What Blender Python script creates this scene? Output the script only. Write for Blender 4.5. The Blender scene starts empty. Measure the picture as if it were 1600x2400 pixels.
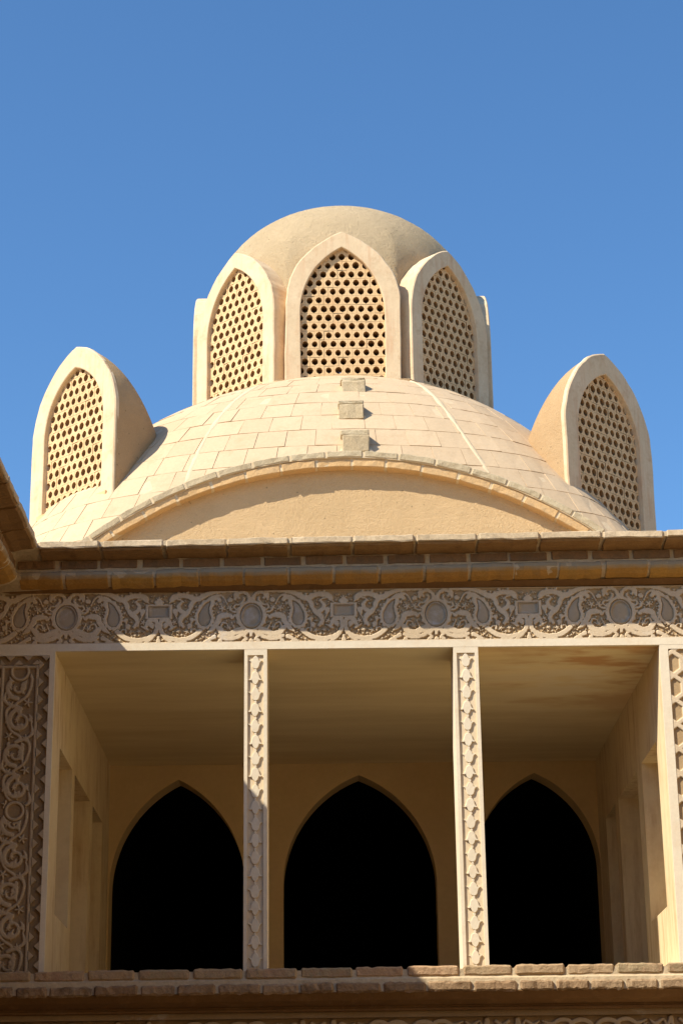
import bpy, bmesh, math, random
import numpy as np
from mathutils import Vector, Matrix
random.seed(7); rng = np.random.default_rng(11)
scene = bpy.context.scene
COL = scene.collection
R = math.radians

# ------------------------------------------------------------------ camera, sky, sun, exposure
CAM_LOC = Vector((0.0, -13.6, 1.7)); PITCH, ROLL, YAW = R(19.48), R(-0.748), R(0.409)
cf = Vector((math.sin(YAW)*math.cos(PITCH), math.cos(YAW)*math.cos(PITCH), math.sin(PITCH)))
cr = cf.cross(Vector((0, 0, 1))).normalized(); cu = cr.cross(cf)
cr2 = cr*math.cos(ROLL) + cu*math.sin(ROLL); cu2 = -cr*math.sin(ROLL) + cu*math.cos(ROLL)
cam_data = bpy.data.cameras.new('camera')
cam_data.sensor_fit = 'VERTICAL'; cam_data.sensor_height = 36.0; cam_data.lens = 4767/2400*36.0
cam_data.clip_end = 3000
cam = bpy.data.objects.new('camera', cam_data); COL.objects.link(cam)
m3 = Matrix((cr2, cu2, -cf)).transposed().to_4x4(); m3.translation = CAM_LOC
cam.matrix_world = m3
scene.camera = cam

SUN = Vector((-0.87, -0.575, 1.0)).normalized()          # direction towards the sun
SUN_EL = math.asin(SUN.z); SUN_AZ = math.atan2(SUN.x, SUN.y)
world = bpy.data.worlds.new('World'); scene.world = world; world.use_nodes = True
wn = world.node_tree.nodes; wl = world.node_tree.links
wn.clear()
sky = wn.new('ShaderNodeTexSky'); sky.sky_type = 'NISHITA'; sky.sun_disc = False
sky.sun_elevation = SUN_EL; sky.sun_rotation = SUN_AZ
sky.air_density = 1.0; sky.dust_density = 0.8; sky.ozone_density = 6.0; sky.altitude = 600
bg = wn.new('ShaderNodeBackground'); bg.inputs['Strength'].default_value = 0.13
wo = wn.new('ShaderNodeOutputWorld')
hs = wn.new('ShaderNodeHueSaturation'); hs.inputs['Saturation'].default_value = 1.10; hs.inputs['Hue'].default_value = 0.4965
wl.new(sky.outputs['Color'], hs.inputs['Color']); wl.new(hs.outputs['Color'], bg.inputs['Color']); wl.new(bg.outputs['Background'], wo.inputs['Surface'])

sun_data = bpy.data.lights.new('sun', 'SUN'); sun_data.energy = 4.7; sun_data.angle = R(0.53)
sun_data.color = (1.0, 0.92, 0.77)
sun = bpy.data.objects.new('sun', sun_data); COL.objects.link(sun)
sun.rotation_euler = SUN.to_track_quat('Z', 'Y').to_euler()

vs = scene.view_settings
vs.view_transform = 'Standard'; vs.look = 'None'; vs.gamma = 1.0; vs.use_curve_mapping = False
vs.exposure = 0.6
scene.cycles.use_denoising = True
scene.cycles.max_bounces = 8; scene.cycles.diffuse_bounces = 5

# ------------------------------------------------------------------ materials
def new_mat(name):
    m = bpy.data.materials.new(name); m.use_nodes = True
    nt = m.node_tree; b = nt.nodes['Principled BSDF']
    b.inputs['Roughness'].default_value = 0.9
    b.inputs['Specular IOR Level'].default_value = 0.15
    return m, nt, b
def N(nt, t, **kw):
    n = nt.nodes.new(t)
    for k, v in kw.items(): setattr(n, k, v)
    return n
def noise(nt, vec, scale, detail=4, rough=0.6, stretch=None):
    if stretch:
        mp = N(nt, 'ShaderNodeMapping'); mp.inputs['Scale'].default_value = stretch
        nt.links.new(vec, mp.inputs['Vector']); vec = mp.outputs['Vector']
    n = N(nt, 'ShaderNodeTexNoise'); n.inputs['Scale'].default_value = scale
    n.inputs['Detail'].default_value = detail; n.inputs['Roughness'].default_value = rough
    nt.links.new(vec, n.inputs['Vector']); return n.outputs['Fac']
def ramp(nt, fac, lo, hi, a=0.0, b=1.0):
    n = N(nt, 'ShaderNodeMapRange'); n.clamp = True
    for k, v in zip(('From Min', 'From Max', 'To Min', 'To Max'), (lo, hi, a, b)): n.inputs[k].default_value = v
    nt.links.new(fac, n.inputs['Value']); return n.outputs['Result']
def mixc(nt, fac, a, b, mode='MIX'):
    n = N(nt, 'ShaderNodeMix', data_type='RGBA', blend_type=mode)
    for s, v in ((n.inputs[0], fac), (n.inputs[6], a), (n.inputs[7], b)):
        if isinstance(v, (int, float)): s.default_value = v
        elif isinstance(v, tuple): s.default_value = (*v, 1.0)
        else: nt.links.new(v, s)
    return n.outputs[2]
def math_n(nt, op, a, b=None):
    n = N(nt, 'ShaderNodeMath', operation=op)
    for s, v in zip(n.inputs, (a, b)):
        if v is None: continue
        if isinstance(v, (int, float)): s.default_value = v
        else: nt.links.new(v, s)
    return n.outputs[0]
def bump(nt, bsdf, height, strength, dist, prev=None):
    n = N(nt, 'ShaderNodeBump'); n.inputs['Strength'].default_value = strength; n.inputs['Distance'].default_value = dist
    nt.links.new(height, n.inputs['Height'])
    if prev is not None: nt.links.new(prev, n.inputs['Normal'])
    nt.links.new(n.outputs['Normal'], bsdf.inputs['Normal']); return n.outputs['Normal']
def plaster(name, c1, c2, c3=None, big=1.3, fine=38, bs=0.25, bd=0.01, fine_amt=0.14, streak=None, rough=0.92, rnd=0.0):
    """mottled earth or gypsum surface in world space: two tones, fine grain, optional vertical rain streaks"""
    m, nt, b = new_mat(name)
    pos = N(nt, 'ShaderNodeNewGeometry').outputs['Position']
    col = mixc(nt, ramp(nt, noise(nt, pos, big, 5), 0.35, 0.65), c1, c2)
    if c3 is not None:
        col = mixc(nt, ramp(nt, noise(nt, pos, big*3.1, 6, 0.7), 0.52, 0.72), col, c3)
    if streak is not None:
        s = ramp(nt, noise(nt, pos, 1.0, 5, 0.65, (16, 16, 1.6)), 0.46, 0.72)
        s = math_n(nt, 'MULTIPLY', s, ramp(nt, noise(nt, pos, 1.4, 3), 0.40, 0.58))
        col = mixc(nt, math_n(nt, 'MULTIPLY', s, 0.95), col, streak)
    f = noise(nt, pos, fine, 6, 0.7)
    col = mixc(nt, 1.0, col, mixc(nt, ramp(nt, f, 0.25, 0.75), (1-fine_amt,)*3, (1+fine_amt*0.6,)*3), 'MULTIPLY')
    if rnd > 0:
        oi = N(nt, 'ShaderNodeObjectInfo')
        col = mixc(nt, 1.0, col, mixc(nt, oi.outputs['Random'], (1-rnd, 1-rnd*1.15, 1-rnd*1.35), (1+rnd*.5,)*3), 'MULTIPLY')
    nt.links.new(col, b.inputs['Base Color']); b.inputs['Roughness'].default_value = rough
    n1 = bump(nt, b, f, bs, bd)
    bump(nt, b, noise(nt, pos, fine*0.22, 4), bs*0.8, bd*2.5, n1)
    return m
def straw_plaster(name, c1, c2, amt=1.0):
    m, nt, b = new_mat(name)
    pos = N(nt, 'ShaderNodeNewGeometry').outputs['Position']
    col = mixc(nt, ramp(nt, noise(nt, pos, 1.1, 5), 0.35, 0.65), c1, c2)
    f1 = noise(nt, pos, 58, 3, 0.6, (1, 1, 2.6)); f2 = noise(nt, pos, 62, 3, 0.6, (2.6, 2.6, 1))
    fib = math_n(nt, 'MAXIMUM', ramp(nt, f1, 0.58, 0.70), ramp(nt, f2, 0.58, 0.70))
    col = mixc(nt, math_n(nt, 'MULTIPLY', fib, 0.45), col, tuple(min(1, x*1.38) for x in c1))
    f3 = noise(nt, pos, 85, 4, 0.75)
    col = mixc(nt, math_n(nt, 'MULTIPLY', ramp(nt, f3, 0.40, 0.28), 0.6), col, tuple(x*0.42 for x in c2))
    pit = N(nt, 'ShaderNodeTexVoronoi'); pit.inputs['Scale'].default_value = 9; nt.links.new(pos, pit.inputs['Vector'])
    col = mixc(nt, math_n(nt, 'MULTIPLY', ramp(nt, pit.outputs['Distance'], 0.10, 0.05), 0.6), col, tuple(x*0.35 for x in c2))
    nt.links.new(col, b.inputs['Base Color']); b.inputs['Roughness'].default_value = 0.95
    n1 = bump(nt, b, fib, 0.35*amt, 0.008)
    n2 = bump(nt, b, f3, 0.6*amt, 0.014, n1)
    bump(nt, b, noise(nt, pos, 2.5, 5, 0.7), 0.35*amt, 0.05, n2)
    return m
def brick_mat(name, c1, c2, c3, bs=0.5, top=None):
    m, nt, b = new_mat(name)
    pos = N(nt, 'ShaderNodeNewGeometry').outputs['Position']
    oi = N(nt, 'ShaderNodeObjectInfo').outputs['Random']
    col = mixc(nt, ramp(nt, oi, 0.1, 0.9), c1, c2)
    col = mixc(nt, ramp(nt, noise(nt, pos, 7, 6, 0.7), 0.5, 0.7), col, c3)
    f = noise(nt, pos, 70, 6, 0.75)
    col = mixc(nt, 1.0, col, mixc(nt, ramp(nt, f, 0.3, 0.7), (0.74,)*3, (1.1,)*3), 'MULTIPLY')
    if top is not None:      # weathered crust on the upward half of a rounded brick: follows the piece, own tint
        nz = N(nt, 'ShaderNodeSeparateXYZ'); nt.links.new(N(nt, 'ShaderNodeTexCoord').outputs['Object'], nz.inputs[0])
        k = math_n(nt, 'ADD', nz.outputs['Z'], math_n(nt, 'MULTIPLY', math_n(nt, 'SUBTRACT', noise(nt, pos, 9, 4), 0.5), 0.05))
        col = mixc(nt, ramp(nt, k, -0.018, 0.014), col, top)
    nt.links.new(col, b.inputs['Base Color']); b.inputs['Roughness'].default_value = 0.92
    n1 = bump(nt, b, f, bs, 0.006)
    bump(nt, b, noise(nt, pos, 16, 5), bs, 0.02, n1)
    return m
def relief_mat(name, ground, face, dirt):
    m, nt, b = new_mat(name)
    pos = N(nt, 'ShaderNodeNewGeometry').outputs['Position']
    at = N(nt, 'ShaderNodeAttribute', attribute_name='raise').outputs['Fac']
    g = mixc(nt, ramp(nt, noise(nt, pos, 3, 5), 0.4, 0.65), ground, dirt)
    fc = mixc(nt, ramp(nt, noise(nt, pos, 2.2, 5), 0.48, 0.7), face, tuple(0.5*(x+y) for x, y in zip(face, ground)))
    col = mixc(nt, ramp(nt, at, 0.35, 0.75), g, fc)
    wash = math_n(nt, 'MULTIPLY', ramp(nt, noise(nt, pos, 1.3, 2), 0.55, 0.65), ramp(nt, noise(nt, pos, 9, 6, 0.7), 0.5, 0.62))
    col = mixc(nt, math_n(nt, 'MULTIPLY', wash, 0.5), col, (0.66, 0.62, 0.57))
    f = noise(nt, pos, 60, 5, 0.7)
    col = mixc(nt, 1.0, col, mixc(nt, ramp(nt, f, 0.3, 0.7), (0.84,)*3, (1.05,)*3), 'MULTIPLY')
    nt.links.new(col, b.inputs['Base Color'])
    bump(nt, b, f, 0.25, 0.006)
    return m
M = {}
M['frame'] = plaster('gypsum_frame', (0.72, 0.56, 0.365), (0.65, 0.495, 0.31), (0.58, 0.41, 0.245), 2.2, 30, 0.22, 0.008, 0.08, streak=(0.60, 0.37, 0.21))
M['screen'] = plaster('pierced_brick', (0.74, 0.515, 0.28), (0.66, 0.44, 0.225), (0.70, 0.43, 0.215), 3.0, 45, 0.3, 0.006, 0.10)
M['hole_shade'] = plaster('screen_hole_shade', (0.42, 0.25, 0.115), (0.36, 0.21, 0.095), None, 3.0, 45, 0.3, 0.006, 0.10)  # sides of the screen holes, coloured darker to stand in for shade
M['drum'] = straw_plaster('rough_earth_plaster', (0.61, 0.465, 0.285), (0.53, 0.40, 0.24), 2.0)
M['gable'] = straw_plaster('straw_earth_plaster', (0.69, 0.485, 0.265), (0.63, 0.44, 0.235), 1.6)
M['hood'] = straw_plaster('hood_earth_plaster', (0.48, 0.325, 0.175), (0.41, 0.265, 0.135), 1.2)
M['shell'] = plaster('dome_mortar', (0.64, 0.50, 0.325), (0.60, 0.46, 0.295), None, 2, 40, 0.4, 0.01, 0.15)
M['tile'] = plaster('dome_tile', (0.575, 0.43, 0.275), (0.55, 0.41, 0.26), (0.515, 0.37, 0.225), 1.6, 34, 0.28, 0.008, 0.10, rnd=0.05)
M['rib'] = plaster('gypsum_rib', (0.64, 0.515, 0.34), (0.60, 0.47, 0.30), None, 3, 40, 0.4, 0.01, 0.1)
M['rimtop'] = brick_mat('weathered_grey_brick', (0.52, 0.42, 0.27), (0.56, 0.46, 0.30), (0.42, 0.33, 0.20))
M['rim'] = brick_mat('ochre_brick', (0.68, 0.45, 0.22), (0.62, 0.40, 0.19), (0.58, 0.40, 0.22))
M['step'] = brick_mat('step_brick', (0.50, 0.39, 0.24), (0.58, 0.46, 0.29), (0.44, 0.34, 0.20))
M['mortar'] = plaster('lime_mortar', (0.60, 0.47, 0.30), (0.54, 0.42, 0.27), (0.46, 0.35, 0.21), 3, 40, 0.5, 0.012, 0.2)
M['coping'] = brick_mat('coping_brick', (0.60, 0.46, 0.29), (0.64, 0.50, 0.33), (0.50, 0.36, 0.21), 0.35)
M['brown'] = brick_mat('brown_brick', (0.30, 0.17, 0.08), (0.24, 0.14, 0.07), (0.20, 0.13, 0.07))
M['under'] = brick_mat('dark_brown_brick', (0.34, 0.20, 0.085), (0.30, 0.17, 0.07), (0.22, 0.12, 0.05), 0.35)  # darker brown for the course beneath the coping
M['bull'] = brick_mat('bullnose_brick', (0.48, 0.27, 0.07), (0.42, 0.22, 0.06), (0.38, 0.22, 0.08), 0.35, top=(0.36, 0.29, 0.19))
M['ledge'] = brick_mat('ledge_brick', (0.52, 0.335, 0.19), (0.40, 0.30, 0.175), (0.44, 0.26, 0.15), 0.8)
M['ledge2'] = brick_mat('ledge_brick_dirt_shade', (0.42, 0.29, 0.17), (0.33, 0.21, 0.115), (0.17, 0.10, 0.05), 0.8)  # lower course darkened: dirt, plus shade put into the colour
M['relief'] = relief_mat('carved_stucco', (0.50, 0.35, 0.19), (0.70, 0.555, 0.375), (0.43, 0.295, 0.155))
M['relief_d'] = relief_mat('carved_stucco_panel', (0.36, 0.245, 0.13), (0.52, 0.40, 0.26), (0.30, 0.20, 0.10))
M['boss'] = plaster('medallion_stucco', (0.47, 0.37, 0.25), (0.42, 0.33, 0.22), (0.58, 0.52, 0.45), 2.5, 40, 0.2, 0.006, 0.1)
M['white'] = plaster('white_gypsum', (0.80, 0.70, 0.53), (0.76, 0.65, 0.48), (0.74, 0.60, 0.42), 2.0, 45, 0.2, 0.006, 0.07)
M['field'] = plaster('column_field', (0.74, 0.60, 0.41), (0.70, 0.56, 0.37), None, 4, 45, 0.2, 0.006, 0.07)
M['wall'] = plaster('loggia_plaster', (0.72, 0.54, 0.28), (0.65, 0.47, 0.235), (0.67, 0.48, 0.25), 1.2, 24, 0.12, 0.006, 0.06)
M['sidewall'] = plaster('loggia_side_plaster', (0.78, 0.64, 0.40), (0.71, 0.56, 0.33), (0.68, 0.51, 0.29), 1.0, 24, 0.12, 0.006, 0.06, streak=(0.48, 0.30, 0.15))
M['floor'] = plaster('loggia_floor', (0.74, 0.64, 0.48), (0.66, 0.56, 0.41), None, 1.5, 24, 0.2, 0.006, 0.08)
M['cove'] = plaster('brown_cove', (0.23, 0.125, 0.05), (0.19, 0.10, 0.04), (0.27, 0.155, 0.07), 3, 40, 0.3, 0.01, 0.12)  # coloured darker to deepen the shade under the ledge
M['dark'] = plaster('room_darkness_wall', (0.020, 0.016, 0.011), (0.016, 0.012, 0.008), None, 1, 20, 0.1, 0.01, 0.05)  # near-black colour stands in for the room's lack of light
M['roofmud'] = plaster('roof_mud', (0.55, 0.42, 0.26), (0.48, 0.36, 0.22), None, 1, 20, 0.3, 0.01, 0.1)
M['mudwall'] = plaster('courtyard_mud_wall', (0.56, 0.42, 0.25), (0.50, 0.37, 0.215), None, 1, 20, 0.3, 0.01, 0.1)
M['ground'] = plaster('courtyard_paving', (0.28, 0.215, 0.13), (0.23, 0.175, 0.105), None, 0.7, 20, 0.3, 0.01, 0.12)
# ceiling: plaster with brush bands and damp stains towards the corner of the right bay
def ceiling_mat():
    m, nt, b = new_mat('ceiling_plaster')
    pos = N(nt, 'ShaderNodeNewGeometry').outputs['Position']
    sp = N(nt, 'ShaderNodeSeparateXYZ'); nt.links.new(pos, sp.inputs[0])
    band = noise(nt, pos, 1.0, 5, 0.6, (0.5, 3.2, 1))
    col = mixc(nt, ramp(nt, band, 0.35, 0.65), (0.84, 0.70, 0.42), (0.72, 0.57, 0.31))
    damp = math_n(nt, 'MULTIPLY', ramp(nt, sp.outputs['X'], 0.9, 1.7), ramp(nt, sp.outputs['Y'], 2.3, 0.9))
    st = noise(nt, pos, 1.0, 4, 0.55, (1.2, 2.6, 1))
    col = mixc(nt, math_n(nt, 'MULTIPLY', damp, ramp(nt, st, 0.50, 0.60, 0, 0.85)), col, (0.56, 0.30, 0.125))
    col = mixc(nt, math_n(nt, 'MULTIPLY', damp, ramp(nt, st, 0.47, 0.42, 0, 0.7)), col, (0.84, 0.74, 0.54))
    nt.links.new(col, b.inputs['Base Color'])
    bump(nt, b, noise(nt, pos, 9, 4), 0.15, 0.02)
    return m
M['ceiling'] = ceiling_mat()

# ------------------------------------------------------------------ object helpers
def link(o, parent=None):
    COL.objects.link(o)
    if parent is not None: o.parent = parent
    return o
def empty(name, loc=(0, 0, 0), parent=None):
    o = bpy.data.objects.new(name, None); o.location = loc; o.empty_display_size = 0.3
    return link(o, parent)
def tag(o, label=None, cat=None, group=None, kind=None):
    if label: o['label'] = label
    if cat: o['category'] = cat
    if group: o['group'] = group
    if kind: o['kind'] = kind
    return o
def mesh_obj(name, verts, faces, mat, parent=None, smooth=False, mats=None):
    me = bpy.data.meshes.new(name); me.from_pydata([tuple(v) for v in verts], [], faces); me.update()
    if mat is not None: me.materials.append(mat)
    if smooth: me.polygons.foreach_set('use_smooth', [True]*len(me.polygons))
    o = bpy.data.objects.new(name, me); return link(o, parent)
def copy_obj(o, parent, loc=None, rot=None, scale=None):
    c = o.copy(); COL.objects.link(c); c.parent = parent
    if loc is not None: c.location = loc
    if rot is not None: c.rotation_euler = rot
    if scale is not None: c.scale = scale
    return c
class MB:
    """collects boxes, strips and prisms into one mesh"""
    def __init__(s): s.v = []; s.f = []
    def add(s, v, f):
        n = len(s.v); s.v += [tuple(p) for p in v]; s.f += [tuple(i+n for i in q) for q in f]
    def box(s, x0, x1, y0, y1, z0, z1):
        s.add([(x0,y0,z0),(x1,y0,z0),(x1,y1,z0),(x0,y1,z0),(x0,y0,z1),(x1,y0,z1),(x1,y1,z1),(x0,y1,z1)],
              [(0,3,2,1),(4,5,6,7),(0,1,5,4),(1,2,6,5),(2,3,7,6),(3,0,4,7)])
    def profile_x(s, prof, x0, x1, n=1):
        """closed (y,z) profile swept along x"""
        k = len(prof); vs = []
        for i in range(n+1):
            x = x0+(x1-x0)*i/n; vs += [(x, y, z) for y, z in prof]
        fs = [(i*k+j, i*k+(j+1) % k, (i+1)*k+(j+1) % k, (i+1)*k+j) for i in range(n) for j in range(k)]
        fs += [tuple(range(k-1, -1, -1)), tuple(n*k+j for j in range(k))]
        s.add(vs, fs)
    def build(s, name, mat, parent=None, smooth=False):
        return mesh_obj(name, s.v, s.f, mat, parent, smooth)
def rough_box(lx, ly, lz, bev=0.012, nx=6, ny=2, nz=2, amp=0.004, seed=0):
    """a brick centred on its middle: rounded arrises and an uneven, chipped face"""
    r = np.random.default_rng(seed)
    bm = bmesh.new(); bmesh.ops.create_cube(bm, size=1.0)
    for v in bm.verts: v.co = Vector((v.co.x*lx, v.co.y*ly, v.co.z*lz))
    bmesh.ops.bevel(bm, geom=bm.edges[:], offset=bev, segments=1, affect='EDGES', profile=0.5)
    long_e = [e for e in bm.edges if abs(e.verts[0].co.x-e.verts[1].co.x) > lx*0.6]
    bmesh.ops.subdivide_edges(bm, edges=long_e, cuts=nx-1, use_grid_fill=True)
    for v in bm.verts:
        v.co += Vector(r.normal(0, 1, 3)*np.array([amp*.6, amp, amp]))
    me = bpy.data.meshes.new('brick'); bm.to_mesh(me); bm.free(); return me
def brick_obj(name, me, mat, parent, loc, rot=(0, 0, 0)):
    if not me.materials: me.materials.append(mat)
    o = bpy.data.objects.new(name, me); o.location = loc; o.rotation_euler = rot
    return link(o, parent)

# ------------------------------------------------------------------ carved relief: distance fields turned into raised surfaces
def catmull(pts, n=7):
    p = np.array(pts, float); q = np.vstack([2*p[0]-p[1], p, 2*p[-1]-p[-2]]); out = []
    for i in range(1, len(q)-2):
        for t in np.linspace(0, 1, n, endpoint=False):
            a, b, c, d = q[i-1], q[i], q[i+1], q[i+2]
            out.append(0.5*((2*b)+(-a+c)*t+(2*a-5*b+4*c-d)*t*t+(-a+3*b-3*c+d)*t**3))
    out.append(q[-2]); return np.array(out)
class Field:
    def __init__(s, x0, x1, z0, z1, cell):
        s.nx = int(round((x1-x0)/cell)); s.nz = int(round((z1-z0)/cell))
        s.x = np.linspace(x0, x1, s.nx+1); s.z = np.linspace(z0, z1, s.nz+1)
        s.X, s.Z = np.meshgrid(s.x, s.z); s.d = np.full(s.X.shape, 9.9)
    def stroke(s, pts, k=1.0, n=7):
        c = catmull(pts, n) if len(pts) > 2 else np.array(pts, float); c = c*k
        for a, b in zip(c[:-1], c[1:]):
            rm = max(a[2], b[2])+0.03
            i0, i1 = np.searchsorted(s.x, (min(a[0], b[0])-rm, max(a[0], b[0])+rm)); j0, j1 = np.searchsorted(s.z, (min(a[1], b[1])-rm, max(a[1], b[1])+rm))
            if i0 >= i1 or j0 >= j1: continue
            X = s.X[j0:j1, i0:i1]-a[0]; Z = s.Z[j0:j1, i0:i1]-a[1]; ab = b[:2]-a[:2]; L = max(ab@ab, 1e-12)
            t = np.clip((X*ab[0]+Z*ab[1])/L, 0, 1)
            dd = np.hypot(X-t*ab[0], Z-t*ab[1])-(a[2]+t*(b[2]-a[2]))
            s.d[j0:j1, i0:i1] = np.minimum(s.d[j0:j1, i0:i1], dd)
    def star(s, x, z, r, k=5, depth=0.3, ph=0.0):
        X = s.X-x; Z = s.Z-z; th = np.arctan2(Z, X)
        s.d = np.minimum(s.d, np.hypot(X, Z)-r*(1-depth+depth*np.cos(k*(th+ph))))
    def union(s, d): s.d = np.minimum(s.d, d)
    def cut(s, d): s.d = np.maximum(s.d, -d)
    def poly(s, pts):
        p = np.array(pts); q = np.roll(p, -1, 0); best = np.full(s.X.shape, 9.9); ins = np.zeros(s.X.shape, bool)
        for a, b in zip(p, q):
            ab = b-a; X = s.X-a[0]; Z = s.Z-a[1]; t = np.clip((X*ab[0]+Z*ab[1])/max(ab@ab, 1e-12), 0, 1)
            best = np.minimum(best, np.hypot(X-t*ab[0], Z-t*ab[1]))
            cond = ((a[1] > s.Z) != (b[1] > s.Z)); xx = a[0]+(s.Z-a[1])*ab[0]/(ab[1] if abs(ab[1]) > 1e-12 else 1e-12)
            ins ^= cond & (s.X < xx)
        return np.where(ins, -best, best)
    def mesh(s, name, depth, mat, width=0.0045, round_=0.0):
        h = np.clip(0.5-s.d/width, 0, 1)
        if round_ > 0: h = h*(1-round_*np.clip(1+s.d/0.014, 0, 1)**2*0.5)
        h = h + (rng.normal(0, 0.02, h.shape))
        v = np.stack([s.X, depth*(1-h), s.Z], -1).reshape(-1, 3)
        nx = s.nx+1; i = np.arange(s.nx); j = np.arange(s.nz); I, J = np.meshgrid(i, j)
        a = (J*nx+I).ravel(); f = np.stack([a, a+1, a+nx+1, a+nx], -1)
        me = bpy.data.meshes.new(name); me.vertices.add(len(v)); me.vertices.foreach_set('co', v.ravel().astype(np.float32))
        me.loops.add(f.size); me.loops.foreach_set('vertex_index', f.ravel().astype(np.int32))
        me.polygons.add(len(f)); me.polygons.foreach_set('loop_start', np.arange(0, f.size, 4).astype(np.int32))
        me.polygons.foreach_set('use_smooth', np.ones(len(f), bool))
        at = me.attributes.new('raise', 'FLOAT', 'POINT'); at.data.foreach_set('value', np.clip(h, 0, 1).ravel().astype(np.float32))
        me.materials.append(mat); me.update(); me.validate(); return me
def boss_mesh(name, outline, rings, mat):
    """concentric rings of an outline (x,z): (scale towards its middle, y)"""
    p = np.array(outline); c = p.mean(0); k = len(p); v = []; f = []
    for s, y in rings: v += [(c[0]+(q[0]-c[0])*s, y, c[1]+(q[1]-c[1])*s) for q in p]
    for i in range(len(rings)-1):
        for j in range(k): f.append((i*k+j, i*k+(j+1) % k, (i+1)*k+(j+1) % k, (i+1)*k+j))
    v.append((c[0], rings[-1][1], c[1])); n = len(v)-1; i = len(rings)-1
    for j in range(k): f.append((i*k+j, i*k+(j+1) % k, n))
    me = bpy.data.meshes.new(name); me.from_pydata(v, [], f); me.update()
    bm = bmesh.new(); bm.from_mesh(me); bmesh.ops.recalc_face_normals(bm, faces=bm.faces)
    if sum(fc.normal.y*fc.calc_area() for fc in bm.faces) > 0: bmesh.ops.reverse_faces(bm, faces=bm.faces)
    bm.to_mesh(me); bm.free()
    me.materials.append(mat); me.polygons.foreach_set('use_smooth', [True]*len(me.polygons)); return me

# ================================================================== GROUND
g = mesh_obj('ground', [(-600, -600, 0), (600, -600, 0), (600, 600, 0), (-600, 600, 0)], [(0, 1, 2, 3)], M['ground'])
tag(g, kind='structure')

# ================================================================== LOGGIA BUILDING
XL, XR, ZL, ZF = -1.893, 2.285, 5.51, 3.30            # opening: left, right, lintel, floor
house = empty('loggia_building', (0, 0, 0))
tag(house, 'stucco loggia front of three bays with two slender carved columns below the dome', 'building')

# frieze ----------------------------------------------------------------
U = 0.643/1411; FZ = 5.752                             # unit of the drawing, height of v = 0
def sv(pts): return [(u, -v, r) for u, v, r in pts]    # drawing has v downwards
fr = Field(0, 0.643, -0.190, 0.186, 0.0031)
def S(*p): fr.stroke([(u, v, r*1.08) for u, v, r in sv(p)], U)
th = np.arctan2(-fr.Z, fr.X)
def egg(rx, ry, cy=0): return (np.hypot(fr.X/(rx*U), (fr.Z+cy*U)/(ry*U))-1)*min(rx, ry)*U
fr.union(np.maximum(egg(238, 258)-10*U*np.cos(13*th), -egg(172, 206)))
S((20,-240,40),(40,-310,28),(90,-365,26),(170,-372,24),(215,-330,26),(190,-285,18)); S((115,-285,22),(116,-284,20))
S((110,-250,18),(180,-180,15),(240,-182,14),(268,-140,16),(235,-105,14))
S((232,-330,42),(252,-262,20)); S((322,-255,38),(335,-250,30)); S((370,-190,11),(420,-290,13),(480,-332,18),(520,-322,30))
S((215,-388,18),(380,-398,24),(560,-385,30),(620,-365,34),(710,-335,40),(800,-285,44),(870,-272,44),(960,-318,40),(1080,-335,40),(1180,-310,46),(1215,-262,38))
for u, v, r in ((760,-348,22),(900,-332,18),(975,-378,22),(1110,-382,18),(1030,-375,14),(840,-345,14)): S((u,v,r),(u+4,v,r))
S((235,-60,16),(300,-80,16),(330,-130,12)); S((250,-20,16),(292,30,22),(330,-10,18))
S((310,0,26),(400,-12,44),(480,20,44),(520,110,40),(590,200,36),(645,245,18))
S((500,190,36),(430,268,44),(330,288,44),(220,250,50),(150,215,45))
S((300,100,10),(270,170,12),(238,235,10)); S((345,190,12),(375,122,12),(435,108,14),(462,168,14),(430,212,12))
S((0,262,34),(0,318,16)); S((66,250,34),(100,312,28),(62,378,20)); S((120,270,34),(195,330,34),(300,362,34),(420,350,34),(490,315,24))
S((0,420,40),(0,400,36)); S((105,420,44),(104,396,36)); S((475,420,46),(474,392,34)); S((620,420,30),(622,405,24)); S((560,330,34),(700,405,26))
drop = np.array([(630,-235),(700,-190),(760,-110),(798,-20),(803,60),(775,125),(720,150),(665,130),(632,80),(626,20),(646,-50),(652,-120),(640,-190)], float)
dropc = catmull([(a, b, 0) for a, b in np.vstack([drop, drop[:1]])], 4)[:-1, :2]*np.array([U, -U])
dP = fr.poly(dropc); tp = np.arctan2(fr.Z, fr.X-715*U)
fr.union(np.maximum(8*U-dP, dP-(66+11*np.cos(17*tp))*U))
S((640,-258,40),(580,-292,40),(520,-285,34),(490,-250,28))
S((870,-260,34),(915,-190,36),(940,-110,30),(1000,-40,40),(1060,10,36),(1080,90,28),(1040,160,24)); S((1000,-40,36),(1080,-90,34),(1112,-160,28),(1070,-222,22))
S((910,60,10),(915,160,10),(910,250,14)); S((905,58,34),(906,70,26)); S((830,232,11),(870,200,12),(925,212,10)); S((942,150,36),(950,180,20)); S((1160,-82,45),(1150,-20,18)); S((1150,0,10),(1110,80,10),(1090,150,10)); S((1232,200,24),(1140,150,10))
S((1220,150,30),(1260,70,34),(1310,50,36),(1370,72,34),(1386,160,32),(1360,260,34),(1280,330,36),(1120,372,38),(960,352,38),(840,290,36),(780,235,34))
S((1300,130,40),(1318,165,24)); S((1300,350,30),(1215,412,22)); S((1411,330,20),(1411,420,40)); S((1000,420,34),(1001,404,26))
fr.union(np.maximum(np.abs(fr.X-1411*U)-205*U, np.abs(fr.Z-80*U)-120*U))
fr.star(1411*U, 262*U, 62*U, 7, 0.28, math.pi/14); S((1370,-222,30),(1411,-222,40))
S((1250,-215,13),(1180,-276,13),(1090,-266,13),(1040,-226,15))
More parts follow.
